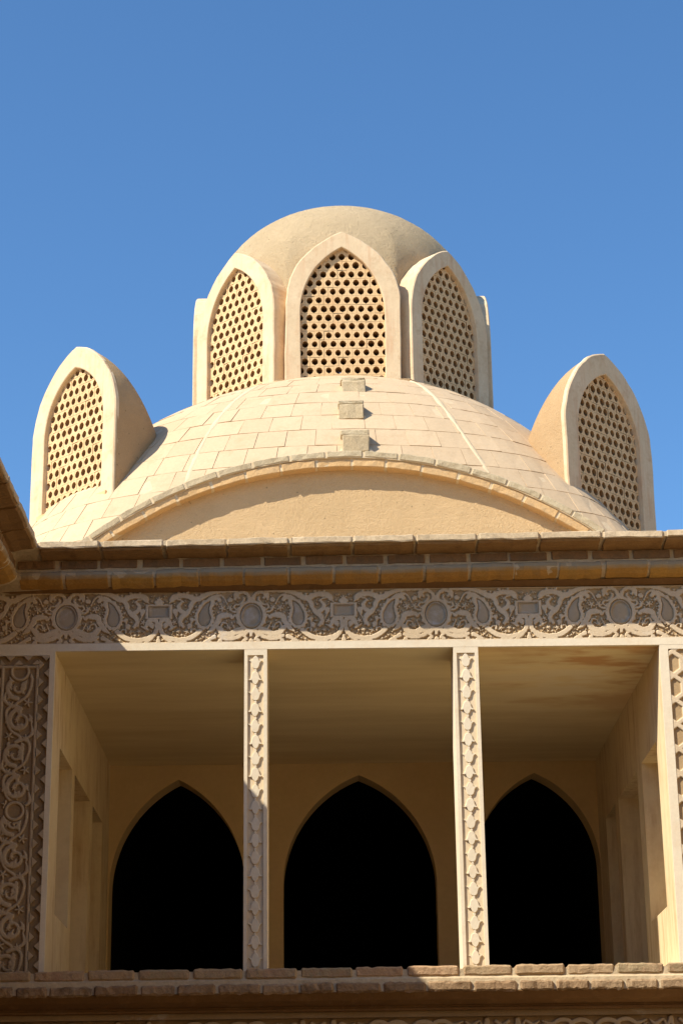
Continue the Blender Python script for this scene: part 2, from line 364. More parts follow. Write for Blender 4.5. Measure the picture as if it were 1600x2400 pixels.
for u, v, r in ((330,-130,52),(440,-122,56),(335,182,46),(1172,92,46),(540,-190,38),(880,-60,34),(980,240,40),(1110,230,36),(1250,-130,38),(845,-150,30),(560,60,24)): fr.star(u*U, -v*U, r*U, 5, 0.3, random.random())
r2 = np.random.default_rng(3)
for _ in range(900):
    u, v = r2.uniform(30, 1380), r2.uniform(-330, 380); i = np.searchsorted(fr.x, u*U); j = np.searchsorted(fr.z, -v*U)
    if i < fr.nx and 0 < j < fr.nz and 19*U < fr.d[j, i] < 1: fr.star(u*U, -v*U, min(fr.d[j, i]*0.72, 26*U), 4, 0.3, r2.random())
fr.d = fr.d+0.0022*(np.sin(fr.X*330+2*np.sin(fr.Z*260))*np.cos(fr.Z*370+1.5*np.sin(fr.X*210)))+0.0012*np.sin(fr.X*150+fr.Z*190)
fr.union(np.maximum(egg(225, 250), -egg(172, 206)))
fr.union(fr.Z+0.1835); fr.union(-(fr.Z-0.1815))
fr.cut(egg(166, 199)); fr.cut(dP-6*U)
fr.cut(np.maximum(np.abs(fr.X-1411*U)-158*U, np.abs(fr.Z-80*U)-88*U))
fr_me = fr.mesh('relief_panel', 0.0145, M['relief'])
frieze = MB(); frieze.box(-2.46, 4.9, 0.018, 0.20, FZ-0.190, FZ+0.235); frieze = frieze.build('frieze', M['relief'], house)
tag(frieze, 'carved band of scrolls, ovals, paisleys and rectangles above the openings')
t = np.linspace(0, 2*math.pi, 40, endpoint=False)
egg_out = [(168*U*math.sin(a)*(1-0.10*math.cos(a)), 198*U*math.cos(a)) for a in t]
oval_me = boss_mesh('oval_medallion', egg_out, [(1.02, 0.0150), (0.97, 0.006), (0.90, -0.001), (0.84, 0.004), (0.80, 0.0125), (0.6, 0.009), (0.3, 0.007)], M['boss'])
drop_me = boss_mesh('paisley_medallion', dropc, [(1.03, 0.0145), (1.0, 0.012), (0.92, 0.009), (0.6, 0.006), (0.3, 0.005)], M['boss'])
def rect_ring(k=8):
    pts = []; w, h = 155*U, 85*U
    for a, b in (((-w,-h),(w,-h)),((w,-h),(w,h)),((w,h),(-w,h)),((-w,h),(-w,-h))):
        pts += [(a[0]+(b[0]-a[0])*i/k, a[1]+(b[1]-a[1])*i/k) for i in range(k)]
    return pts
rect_me = boss_mesh('rectangular_cartouche', rect_ring(), [(1.01, 0.0145), (0.99, 0.003), (0.93, 0.002), (0.90, 0.011), (0.5, 0.0105)], M['boss'])
for c in (-1.826, -0.540, 0.746, 2.032, 3.318):
    for sgn in (-1, 1):
        if c + sgn*0.643 < -2.6: continue
        o = bpy.data.objects.new('relief_panel', fr_me); o.location = (c, 0, FZ); o.scale = (sgn, 1, 1); link(o, frieze)
        o = bpy.data.objects.new('paisley_medallion', drop_me); o.location = (c, 0, FZ); o.scale = (sgn, 1, 1); link(o, frieze)
    o = bpy.data.objects.new('oval_medallion', oval_me); o.location = (c, 0, FZ); link(o, frieze)
    o = bpy.data.objects.new('rectangular_cartouche', rect_me); o.location = (c+0.643, 0, FZ+80*U); link(o, frieze)

# lintel band, jamb strips
lb = MB(); lb.box(-2.40, 4.9, -0.001, 0.03, ZL, FZ-0.1905); lb = lb.build('lintel', M['white'], house)

# columns ----------------------------------------------------------------
half_t = [(0,0),(.012,.002),(.021,.011),(.026,.026),(.029,.041),(.035,.051),(.047,.059),(.040,.0625),(.030,.061),(.0235,.058),(.022,.067),(.016,.081),(.006,.0915),(0,.0935)]
tul = half_t+[(-x, z) for x, z in reversed(half_t[1:-1])]
def extrude_outline(name, pts, y0, y1, mat, bev=0.0025):
    k = len(pts); c = np.mean(np.array(pts), 0); v = [(x, y1, z) for x, z in pts]+[(x, y0+bev, z) for x, z in pts]+[(c[0]+(x-c[0])*0.93, y0, c[1]+(z-c[1])*0.95) for x, z in pts]
    f = [(j, (j+1) % k, k+(j+1) % k, k+j) for j in range(k)]+[(k+j, k+(j+1) % k, 2*k+(j+1) % k, 2*k+j) for j in range(k)]+[tuple(2*k+j for j in range(k))]
    me = bpy.data.meshes.new(name); me.from_pydata(v, [], f); me.update()
    bm = bmesh.new(); bm.from_mesh(me); bmesh.ops.recalc_face_normals(bm, faces=bm.faces)
    bmesh.ops.triangulate(bm, faces=[q for q in bm.faces if len(q.verts) > 4]); bm.normal_update()
    if sum(q.normal.y*q.calc_area() for q in bm.faces) > 0: bmesh.ops.reverse_faces(bm, faces=bm.faces)
    bm.to_mesh(me); bm.free(); me.materials.append(mat); return me
tul_me = extrude_outline('tulip_ornament', tul, 0.001, 0.0135, M['white'])
bead_me = extrude_outline('bead_ornament', [(0.0085*math.cos(a), 0.0105*math.sin(a)) for a in np.linspace(0, 2*math.pi, 14, endpoint=False)], 0.003, 0.0135, M['white'])
def column(x0, x1, label):
    mb = MB(); mb.box(x0, x1, 0.013, 0.36, ZF, ZL)
    mb.box(x0, x0+0.023, 0.0, 0.013, ZF, ZL); mb.box(x1-0.025, x1, 0.0, 0.013, ZF, ZL); mb.box(x0+0.023, x1-0.025, 0.0, 0.013, ZL-0.042, ZL)
    c = mb.build('column', M['white'], house); tag(c, label); c.data.materials.append(M['field'])
    c.data.polygons[2].material_index = 1
    xm = (x0+x1)/2-0.001; z = ZL-0.042-0.098; k = 0
    while z > ZF-0.05:
        o = bpy.data.objects.new('tulip_ornament', tul_me); link(o, c)
        up = k % 2 == 0; s = random.uniform(0.96, 1.04)
        o.location = (xm+random.uniform(-.002, .002), 0, z if up else z+0.0935); o.scale = (s, 1, 1 if up else -1)
        o.rotation_euler = (0, R(random.uniform(-1.5, 1.5)), 0)
        o = bpy.data.objects.new('bead_ornament', bead_me); link(o, c); o.location = (xm, 0, z-0.0095)
        z -= 0.1125; k += 1
    return c
column(-0.587, -0.430, 'slender column half in diagonal shadow, tulips carved down its front')
column(0.857, 1.029, 'slender column in full sun, tulips carved down its front')

# carved pilaster panels --------------------------------------------------
def jamb(name, x0, x1, z1=ZL):
    mb = MB(); mb.box(x0, x1, 0.0, 0.0235, ZF, z1); return mb.build(name, M['white'], house)
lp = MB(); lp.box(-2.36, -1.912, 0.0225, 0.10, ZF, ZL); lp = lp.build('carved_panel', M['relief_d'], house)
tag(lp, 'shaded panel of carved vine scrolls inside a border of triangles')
jamb('jamb_strip', -1.930, XL); mb = MB(); mb.box(-2.36, -1.930, 0.0, 0.022, 5.482, ZL); mb.build('jamb_strip', M['white'], house)
PX0, PX1 = -2.335, -1.930; xm = (PX0+PX1)/2
pf = Field(-0.130, 0.130, ZF, 5.415, 0.004)
def vine(ax, zc, rad, sgn, turns=1.25, r0=0.0175):
    p = []
    for q in np.linspace(0, 1, 16):
        a = sgn*(math.pi*0.5+q*turns*2*math.pi); rr = rad*(1-0.72*q)
        p.append((ax+rr*math.cos(a), zc+rr*math.sin(a), r0*(1-0.5*q)))
    pf.stroke(p, 1, 3); pf.star(p[-1][0], p[-1][1], 0.02, 5, 0.3, q); 
    for i in (1, 3, 5, 7, 9, 11):
        x, z, _ = p[i]; q2 = random.uniform(0.7, 1.3); sg2 = sgn if i % 4 == 1 else -sgn
        pf.stroke([(x, z, 0.009), (x+sg2*0.022*q2, z+0.012, 0.014), (x+sg2*0.014, z+0.034*q2, 0.005)], 1, 4)
        pf.stroke([(x, z, 0.007), (x+sg2*0.026*q2, z-0.006, 0.010), (x+sg2*0.03, z-0.024*q2, 0.004)], 1, 4)
zc = 5.26; k = 0
while zc > ZF:
    sg = 1 if k % 2 else -1
    vine(0.012*sg, zc, 0.082, sg); pf.star(-0.06*sg, zc-0.11, 0.034, 5, 0.35, 0.3*k); pf.star(0.055*sg, zc-0.125, 0.03, 6, 0.3, 0.5*k)
    pf.stroke([(0.012*sg, zc+0.082, 0.011), (-0.05*sg, zc+0.10, 0.012), (-0.085*sg, zc+0.05, 0.011), (-0.055*sg, zc-0.06, 0.010), (0.02*sg, zc-0.12, 0.011), (-0.012*sg, zc-0.15, 0.012)], 1, 6)
    pf.stroke([(0.09*sg, zc-0.03, 0.006), (0.10*sg, zc-0.09, 0.014), (0.06*sg, zc-0.13, 0.006)], 1, 5); k += 1; zc -= 0.235
pf.d = pf.d+0.0018*np.sin(pf.X*260+2*np.sin(pf.Z*170))*np.cos(pf.Z*240+2*np.sin(pf.X*190))
for cz in (5.37, 4.40):
    q = np.hypot(pf.X, pf.Z-cz); pf.cut(q-0.075); pf.union(np.abs(q-0.058)-0.010)
pf.union(np.abs(np.abs(pf.X)-0.119)-0.011); pf.union(np.abs(pf.Z-5.404)-0.011)
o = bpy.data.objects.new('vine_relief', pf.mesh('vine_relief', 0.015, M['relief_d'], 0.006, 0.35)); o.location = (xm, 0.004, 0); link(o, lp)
tri_r = extrude_outline('triangle_ornament', [(0, 0.033), (0, -0.033), (0.034, 0)], 0.001, 0.0225, M['relief_d'])
def raise_attr(me):
    at = me.attributes.new('raise', 'FLOAT', 'POINT'); at.data.foreach_set('value', [1.0]*len(me.vertices))
raise_attr(tri_r)
z = 5.42
while z > ZF:
    for sx in (-1, 1):
        for dz, x, ry in ((0, xm+sx*0.131, 0 if sx > 0 else math.pi), (-0.062, xm+sx*0.201, math.pi if sx > 0 else 0)):
            if x < -2.34: continue
            o = bpy.data.objects.new('triangle_ornament', tri_r); o.location = (x, 0, z+dz); o.rotation_euler = (0, ry, 0); link(o, lp)
    z -= 0.124
x = PX0+0.07
while x < PX1-0.05:
    o = bpy.data.objects.new('triangle_ornament', tri_r); o.location = (x, 0, 5.418); o.rotation_euler = (0, R(-90), 0); link(o, lp)
    o = bpy.data.objects.new('triangle_ornament', tri_r); o.location = (x+0.062, 0, 5.481); o.rotation_euler = (0, R(90), 0); link(o, lp); x += 0.124
# geometric panel on the right
rp = MB(); rp.box(XR+0.03, 2.84, 0.0225, 0.10, ZF, ZL); rp = rp.build('carved_panel', M['white'], house)
tag(rp, 'sunlit panel of interlaced angular strapwork')
jamb('jamb_strip', XR, 2.344); mb = MB(); mb.box(2.344, 2.84, 0.0, 0.022, 5.480, ZL); mb.build('jamb_strip', M['white'], house)
gf = Field(0, 0.41, ZF, 5.480, 0.004)
def seg(x0, z0, x1, z1, r=0.0165): gf.stroke([(x0, z0, r), (x1, z1, r)], 1)
z = 5.47; ph = 0.172
while z > ZF-ph:
    for bx in (-0.03, 0.205):
        w = 0.118
        for a, b in (((0, 0), (w/2, .043)), ((w/2, .043), (w, 0)), ((w, 0), (w, -.086)), ((w, -.086), (w/2, -.129)), ((w/2, -.129), (0, -.086)), ((0, -.086), (0, 0)),
                     ((w, 0), (2*w, -.086)), ((w, -.086), (2*w, 0)), ((w/2, .043), (w, .086)), ((0, -.086), (w, -.172)), ((-.06, -.043), (0, 0)), ((-.06, -.043), (0, -.086))):
            seg(bx+a[0], z+a[1]-0.05, bx+b[0], z+b[1]-0.05)
    z -= ph
o = bpy.data.objects.new('strapwork_relief', gf.mesh('strapwork_relief', 0.014, M['relief'], 0.005)); o.location = (2.344, 0.003, 0); link(o, rp)
mb = MB(); mb.box(2.754, 2.84, 0.0, 0.022, ZF, 5.480); mb.build('jamb_strip', M['white'], house)
mb = MB(); mb.box(2.841, 4.9, 0.0, 0.42, ZF, ZL); mb.build('wall', M['white'], house)

# loggia interior -------------------------------------------------------
YB = 3.68
def side_wall(sgn, xw, label):
    mb = MB(); depth = 0.34; T = 0.55
    def b(d0, d1, y0, y1, z0, z1):
        xs = sorted((xw+sgn*d0, xw+sgn*d1)); mb.box(xs[0], xs[1], y0, y1, z0, z1)
    niches = [(0.40, 1.11, 3.765), (1.27, 2.27, ZF), (2.45, 3.15, 3.47)] if sgn < 0 else [(0.385, 1.12, 3.765), (1.36, 2.42, ZF), (2.62, 3.2, 3.47)]
    prev = 0.024
    for y0, y1, zs in niches:
        b(0, T, prev, y0, ZF, ZL)
        b(0, depth, y0, y1, 4.92, ZL)
        if zs > ZF: b(0, depth, y0, y1, ZF, zs)
        b(depth, T, y0, y1, ZF, ZL)
        prev = y1
    b(0, T, prev, YB, ZF, ZL)
    o = mb.build('side_wall', M['sidewall'], house); tag(o, label); return o
side_wall(-1, XL, 'left side wall of the loggia with recessed window niches')
side_wall(1, XR, 'right side wall of the loggia with recessed window niches')
mb = MB(); mb.box(-2.4, 2.9, 0.031, YB+0.3, ZL+0.001, ZL+0.045); mb.build('ceiling', M['ceiling'], house)
mb = MB(); mb.box(-2.4, 4.9, -0.10, YB+0.3, ZF-0.15, ZF); mb.build('floor', M['floor'], house)
def arch_curve(w, zs, za, n=18):
    h = za-zs; Rr = (h*h+w*w)/(2*w); out = []
    a1 = math.atan2(h, Rr-w)
    for i in range(n+1):
        a = a1*i/n; out.append((Rr*math.cos(a)-(Rr-w), zs+Rr*math.sin(a)))
    return out                                         # from (w, zs) up to (0, za)
def arch_full(w, z0, zs, za, n=18):
    r_ = [(w, z0)]+arch_curve(w, zs, za, n); return [(-x, z) for x, z in r_]+[(x, z) for x, z in reversed(r_[:-1])]
arches = [(-1.306, 0.574, 4.46, 5.385), (0.240, 0.650, 4.46, 5.408), (1.752, 0.530, 4.60, 5.409)]
mb = MB(); prevx = XL
for cx, w, zs, za in arches:
    pr = arch_full(w, ZF, zs, za, 20)
    mb.add([(prevx, YB, ZF), (cx-w, YB, ZF), (cx-w, YB, ZL), (prevx, YB, ZL)], [(0, 1, 2, 3)])
    for (xa, za_), (xb, zb_) in zip(pr[:-1], pr[1:]):
        if abs(xb-xa) > 1e-6:
            mb.add([(cx+xa, YB, za_), (cx+xb, YB, zb_), (cx+xb, YB, ZL), (cx+xa, YB, ZL)], [(0, 1, 2, 3)])
        mb.add([(cx+xa, YB, za_), (cx+xa, YB+0.26, za_), (cx+xb, YB+0.26, zb_), (cx+xb, YB, zb_)], [(0, 1, 2, 3)])
    prevx = cx+w
mb.add([(prevx, YB, ZF), (XR, YB, ZF), (XR, YB, ZL), (prevx, YB, ZL)], [(0, 1, 2, 3)])
bw = mb.build('back_wall', M['wall'], house); tag(bw, 'rear wall of the loggia pierced by three dark pointed arches')
mb = MB()                                              # hall behind the arches, its darkness put into the wall colour
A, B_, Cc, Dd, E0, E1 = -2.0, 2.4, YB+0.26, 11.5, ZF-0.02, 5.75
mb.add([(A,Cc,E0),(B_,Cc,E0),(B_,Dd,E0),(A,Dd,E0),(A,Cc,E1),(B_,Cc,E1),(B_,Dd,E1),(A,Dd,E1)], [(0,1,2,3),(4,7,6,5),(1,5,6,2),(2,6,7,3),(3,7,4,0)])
o = mb.build('hall_interior', M['dark'], house); tag(o, 'hall coloured black for darkness, seen through the pointed arches')
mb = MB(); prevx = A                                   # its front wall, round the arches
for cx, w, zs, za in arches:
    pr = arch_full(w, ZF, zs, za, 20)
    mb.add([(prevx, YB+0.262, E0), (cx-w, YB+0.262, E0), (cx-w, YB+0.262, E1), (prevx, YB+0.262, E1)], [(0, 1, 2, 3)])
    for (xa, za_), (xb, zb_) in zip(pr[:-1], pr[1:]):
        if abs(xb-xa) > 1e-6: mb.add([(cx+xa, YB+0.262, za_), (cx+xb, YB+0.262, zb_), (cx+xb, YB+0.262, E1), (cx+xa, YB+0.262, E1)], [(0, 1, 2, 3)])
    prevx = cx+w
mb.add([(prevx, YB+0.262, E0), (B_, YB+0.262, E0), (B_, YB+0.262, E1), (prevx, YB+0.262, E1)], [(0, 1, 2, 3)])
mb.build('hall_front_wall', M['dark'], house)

# cornice -----------------------------------------------------------------
KX = 0.0085                                            # the cornice runs slightly out of level
def zt(x): return KX*(x-0.1)
def cornice(parent, along, start, end, seedbase, fz):
    """three brick courses along an axis. along(t, y, z) -> world position, rot about z"""
    return None
cor = empty('cornice', (0, 0, 0), house); tag(cor, 'brick cornice of a pale coping over brown and ochre courses')
mb = MB()
core = [(-0.298, 6.220), (-0.299, 6.186), (-0.268, 6.176), (-0.20, 6.170), (-0.150, 6.158), (-0.127, 6.150), (-0.127, 6.080), (-0.130, 6.064), (-0.146, 6.048), (-0.149, 6.030), (-0.136, 6.008), (-0.105, 5.986), (-0.05, 5.968), (0.0, 5.945), (0.0, 5.986), (0.2, 5.986), (0.2, 6.225)]
k = len(core)
vs_, fs_ = [], []
xs = np.linspace(-2.29, 5.0, 25)
for x in xs: vs_ += [(x, y, z+zt(x)) for y, z in core]
for i in range(len(xs)-1):
    for j in range(k): fs_.append((i*k+j, i*k+(j+1) % k, (i+1)*k+(j+1) % k, (i+1)*k+j))
fs_ += [tuple(range(k-1, -1, -1)), tuple((len(xs)-1)*k+j for j in range(k))]
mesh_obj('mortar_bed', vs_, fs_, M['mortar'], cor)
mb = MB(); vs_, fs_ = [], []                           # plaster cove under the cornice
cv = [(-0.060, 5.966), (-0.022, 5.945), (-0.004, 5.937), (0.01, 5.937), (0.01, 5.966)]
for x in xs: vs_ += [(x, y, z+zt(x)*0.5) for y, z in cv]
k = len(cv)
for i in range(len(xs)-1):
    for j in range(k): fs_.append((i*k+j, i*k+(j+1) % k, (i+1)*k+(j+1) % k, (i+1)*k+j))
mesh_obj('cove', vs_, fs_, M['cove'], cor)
def prism_brick(prof, lx, seed, amp=0.003, n=5):
    """a brick swept from a (y,z) profile centred on its origin, slightly uneven, closed ends set in"""
    r = np.random.default_rng(seed); k = len(prof); c = np.mean(np.array(prof), 0); v = []; f = []
    st = [(-lx/2, 0.93)]+[(-lx/2+0.008+(lx-0.016)*i/n, 1.0) for i in range(n+1)]+[(lx/2, 0.93)]
    off = r.normal(0, amp, (len(st), 2))
    for (x, s), o_ in zip(st, off):
        v += [(x, c[0]+(y-c[0])*s+o_[0]+r.normal(0, amp*.5), c[1]+(z-c[1])*s+o_[1]*0.6+r.normal(0, amp*.4)) for y, z in prof]
    for i in range(len(st)-1):
        for j in range(k): f.append((i*k+j, i*k+(j+1) % k, (i+1)*k+(j+1) % k, (i+1)*k+j))
    f += [tuple(range(k-1, -1, -1)), tuple((len(st)-1)*k+j for j in range(k))]
    me = bpy.data.meshes.new('brick'); me.from_pydata(v, [], f); me.update()
    bm = bmesh.new(); bm.from_mesh(me); bmesh.ops.recalc_face_normals(bm, faces=bm.faces); bm.to_mesh(me); bm.free()
    return me
def cprof(pts, z0): return [(y, z-z0) for y, z in pts]
cop = cprof([(-0.307, 6.223), (-0.309, 6.186), (-0.304, 6.179), (-0.10, 6.178), (-0.10, 6.228), (-0.295, 6.229)], 6.19)
und = cprof([(-0.294, 6.177), (-0.282, 6.164), (-0.205, 6.158), (-0.150, 6.144), (-0.10, 6.143), (-0.10, 6.177)], 6.16)
crs2 = cprof([(-0.134, 6.139), (-0.135, 6.082), (-0.08, 6.078), (-0.08, 6.142)], 6.11)
bull = cprof([(-0.128, 6.066), (-0.150, 6.052), (-0.154, 6.030), (-0.142, 6.004), (-0.110, 5.980), (-0.060, 5.962), (-0.02, 5.962), (-0.02, 6.066)], 6.02)
wing = empty('side_wing', (-2.305, -4.0, 0))
tag(wing, 'shaded brick eave of the wing jutting in at the left edge', 'building')
wcor = empty('cornice', (0, 0, 0), wing)
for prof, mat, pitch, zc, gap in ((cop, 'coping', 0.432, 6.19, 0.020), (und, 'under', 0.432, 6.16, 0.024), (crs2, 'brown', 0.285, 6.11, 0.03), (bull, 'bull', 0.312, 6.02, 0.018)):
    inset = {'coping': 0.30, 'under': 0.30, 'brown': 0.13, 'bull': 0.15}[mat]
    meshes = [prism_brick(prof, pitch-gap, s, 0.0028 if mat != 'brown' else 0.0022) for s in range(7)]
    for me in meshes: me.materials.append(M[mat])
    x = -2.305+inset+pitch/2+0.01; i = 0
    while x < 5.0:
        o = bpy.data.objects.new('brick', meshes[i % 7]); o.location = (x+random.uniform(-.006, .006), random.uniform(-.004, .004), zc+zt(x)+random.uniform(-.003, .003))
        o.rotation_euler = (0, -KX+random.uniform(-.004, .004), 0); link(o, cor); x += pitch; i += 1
    y = -inset-pitch*0.55; i = 3
    while y > -14.0:
        o = bpy.data.objects.new('brick', meshes[i % 7]); o.rotation_euler = (random.uniform(-.004, .004), 0, math.pi/2)
        # local -y points to world +x
        o.location = (0+random.uniform(-.005, .005), y+4.0+random.uniform(-.006, .006), zc+zt(-2.0)+random.uniform(-.004, .004)); link(o, wcor); y -= pitch; i += 1
mb = MB(); mb.profile_x([(y, z+zt(-2.0)) for y, z in core], -14.2, -0.13, 1)
o = mb.build('mortar_bed', M['mortar'], wcor); o.rotation_euler = (0, 0, math.pi/2); o.location = (0, 4.0, 0)
mb = MB(); mb.box(-6.0, 0, -22.0, 4.6, 0, 5.985); o = mb.build('wall', M['relief_d'], wing); o.location = (0, 0, 0)
mb = MB(); mb.box(-6.0, -0.21, -22.0, 4.6, 5.986, 6.16); mb.build('roof', M['roofmud'], wing)

# two unseen ranges added to block low sky and bounce warm light
def add_light_range(label, x0, x1, y0, y1, ht):
    e = empty('added_range', ((x0+x1)/2, (y0+y1)/2, 0)); mb_ = MB(); cx_, cy_ = (x0+x1)/2, (y0+y1)/2
    mb_.box(x0-cx_, x1-cx_, y0-cy_, y1-cy_, 0, ht); mb_.build('wall', M['mudwall'], e)
    mb_ = MB(); mb_.box(x0-cx_-.25, x1-cx_+.25, y0-cy_-.25, y1-cy_+.25, ht, ht+.2); mb_.build('cornice', M['coping'], e)
    tag(e, label, 'building')
add_light_range('plain unseen range added opposite the loggia to block low sky', -2.2, 14.0, -24.0, -17.0, 12.0)
add_light_range('plain unseen range added on the right to bounce warm light', 7.0, 14.0, -16.6, 4.0, 9.0)
# ledge below the loggia ---------------------------------------------------
ledge = empty('ledge', (0, 0, 0), house); tag(ledge, 'worn brick ledge along the foot of the loggia, sunlit only at its right end')
mb = MB()
mb.profile_x([(-0.162, 3.300), (-0.164, 3.252), (-0.180, 3.238), (-0.186, 3.160), (-0.12, 3.118), (-0.06, 3.088), (-0.040, 3.080), (-0.040, 3.068), (0.05, 3.068), (0.05, 3.300)], -2.30, 5.0, 20)
mb.build('mortar_bed', M['mortar'], ledge)
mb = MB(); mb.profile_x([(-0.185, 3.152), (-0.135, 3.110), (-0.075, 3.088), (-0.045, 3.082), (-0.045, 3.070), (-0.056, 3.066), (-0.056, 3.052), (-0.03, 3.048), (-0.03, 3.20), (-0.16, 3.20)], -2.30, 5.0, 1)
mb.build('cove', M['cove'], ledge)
mb = MB(); mb.box(-2.30, 5.0, -0.022, 0.05, 3.012, 3.048); mb.build('moulding', M['relief_d'], ledge)
x = -2.28; i = 0
while x < 4.9:
    L = random.uniform(0.30, 0.335); me = rough_box(L, 0.16, 0.066, 0.011, 9, 2, 2, 0.0020, 50+i)
    brick_obj('brick', me, M['ledge'], ledge, (x+L/2, -0.095+random.uniform(-.006, .006), 3.284+0.0022*x+random.uniform(-.003, .003)), (0, R(random.uniform(-.6, .6)), 0)); x += L+random.uniform(0.018, 0.03); i += 1
x = -2.29; i = 0
while x < 4.9:
    L = random.uniform(0.19, 0.30); me = rough_box(L, 0.16, 0.064, 0.012, 8, 2, 2, 0.0026, 150+i)
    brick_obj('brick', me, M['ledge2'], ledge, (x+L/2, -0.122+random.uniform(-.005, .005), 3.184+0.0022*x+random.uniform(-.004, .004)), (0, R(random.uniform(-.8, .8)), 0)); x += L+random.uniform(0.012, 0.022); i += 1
# carved band below the ledge
lf = Field(0, 0.60, 2.72, 3.010, 0.004)
def T(*p): lf.stroke([(u, 3.01-v, r) for u, v, r in p], 1)
T((0.0,0.10,.012),(0.03,0.045,.014),(0.09,0.026,.016),(0.15,0.05,.015),(0.17,0.11,.012)); T((0.12,0.10,.014),(0.16,0.035,.014),(0.22,0.024,.015),(0.28,0.05,.012),(0.34,0.03,.006))
T((0.36,0.03,.005),(0.40,0.055,.013),(0.45,0.028,.008),(0.47,0.07,.010)); T((0.50,0.02,.016),(0.515,0.07,.010),(0.56,0.12,.012)); T((0.50,0.02,.012),(0.47,0.08,.010),(0.42,0.13,.012)); T((0.20,0.09,.016),(0.30,0.11,.010),(0.36,0.08,.018)); T((0.56,0.03,.012),(0.60,0.06,.014))
for u, v, r in ((0.07,0.10,.03),(0.24,0.14,.03),(0.38,0.14,.03),(0.33,0.06,.02),(0.54,0.17,.03),(0.12,0.19,.035)): lf.star(u, 3.01-v, r, 5, 0.3, u*9)
lf_me = lf.mesh('relief_panel', 0.018, M['relief_d'])
mb = MB(); mb.box(-2.40, 4.9, 0.024, 0.42, 2.70, 3.06); lband = mb.build('lower_frieze', M['relief_d'], house)
for i in range(6):
    for sg in (-1, 1):
        if i*1.2-1.9+sg*.6 < -2.6: continue
        o = bpy.data.objects.new('relief_panel', lf_me); o.location = (-1.9+1.2*i, 0.003, 0); o.scale = (sg, 1, 1); link(o, lband)
mb = MB(); mb.box(-2.30, 4.9, 0.0, 0.42, 0, 2.70); mb.build('wall', M['white'], house)
mb = MB(); mb.box(-8.3, -2.42, 0.62, 14, 0, 6.14); mb.box(2.92, 4.9, 0.43, 14, 0, 6.14); mb.build('wall', M['white'], house)
mb = MB(); mb.box(-8.3, 5.0, 0.205, 14, 6.145, 6.19); mb.build('roof', M['roofmud'], house)

# ================================================================== DOME
DX, DZ0, DR, DA, YG, YC = 0.177, 4.796, 4.0746, 3.5, 5.0, 8.5
def surf(X, Y):
    u = np.asarray(X)-DX; v = np.asarray(Y)-YC
    z = DZ0+np.sqrt(np.maximum(DR**2-u*u, .01))+np.sqrt(np.maximum(DR**2-v*v, .01))-math.sqrt(DR**2-DA**2)
    t_ = np.clip((np.asarray(Y)-YG)/.9, 0, 1); return z-np.where(u > 0, .35*(np.abs(u)/2.7)**3*t_*t_*(3-2*t_), 0)
dome = empty('dome', (DX, YC, 6.19)); tag(dome, 'broad low dome of pale tiles over an arched gable', 'dome')
def dm(name, verts, faces, mat, smooth=False):
    return mesh_obj(name, [(x-DX, y-YC, z-6.19) for x, y, z in verts], faces, mat, dome, smooth)
n = 71; gx = np.linspace(-DA, DA, n)
vs_ = [(DX+u, YC+v, float(surf(DX+u, YC+v))+0.0062) for v in gx for u in gx]
fs_ = [(j*n+i, j*n+i+1, (j+1)*n+i+1, (j+1)*n+i) for j in range(n-1) for i in range(n-1)]
dm('shell', vs_, fs_, M['shell'], True)
vs_, fs_ = [], []                                       # walls under the other three edge arches
for a_, b_ in (((1, -1), (1, 1)), ((1, 1), (-1, 1)), ((-1, 1), (-1, -1))):
    b0 = len(vs_)
    for i in range(41):
        s = i/40; X = DX+DA*(a_[0]+(b_[0]-a_[0])*s); Y = YC+DA*(a_[1]+(b_[1]-a_[1])*s); vs_ += [(X, Y, 6.0), (X, Y, float(surf(X, Y)))]
    fs_ += [(b0+2*i, b0+2*i+2, b0+2*i+3, b0+2*i+1) for i in range(40)]
dm('drum_wall', vs_, fs_, M['gable'])
# gable wall and its two-course brick rim
aw = R(52); na = 60; rin = DR-0.145
vs_, fs_ = [], []
for i in range(na+1):
    a = -aw+2*aw*i/na; X = DX+rin*math.sin(a); vs_ += [(X, YG+0.045, 6.0), (X, YG+0.045, DZ0+rin*math.cos(a)+0.05)]
fs_ = [(2*i, 2*i+2, 2*i+3, 2*i+1) for i in range(na)]
gw = dm('gable_wall', vs_, fs_, M['gable']); tag(gw, 'straw-flecked earth plaster filling the arch')
rim = empty('gable_arch', (0, 0, 0), dome); tag(rim, 'arched rim of a grey brick course over an ochre one')
def arc_strip(r0, r1, y0, y1, a0, a1, n_, amp=0, seed=0):
    rr = np.random.default_rng(seed); v = []; f = []
    for i in range(n_+1):
        a = a0+(a1-a0)*i/n_
        for r_, y_ in ((r0, y0), (r1, y0), (r1, y1), (r0, y1)):
            e = rr.normal(0, amp, 3); q = r_+e[0]; v.append((q*math.sin(a), y_+e[1], q*math.cos(a)))
    for i in range(n_):
        for j in range(4): f.append((4*i+j, 4*i+(j+1) % 4, 4*i+4+(j+1) % 4, 4*i+4+j))
    f += [(3, 2, 1, 0), (4*n_, 4*n_+1, 4*n_+2, 4*n_+3)]; return v, f
for r0, r1, yf in ((DR-0.141, DR-0.062, YG-0.071), (DR-0.0615, DR+0.001, YG-0.091)):
    v, f = arc_strip(r0, r1, yf, YG+0.06, -aw, aw, 80)
    mesh_obj('mortar_bed', [(x, y-YC, z+DZ0-6.19) for x, y, z in v], f, M['rib'], rim)
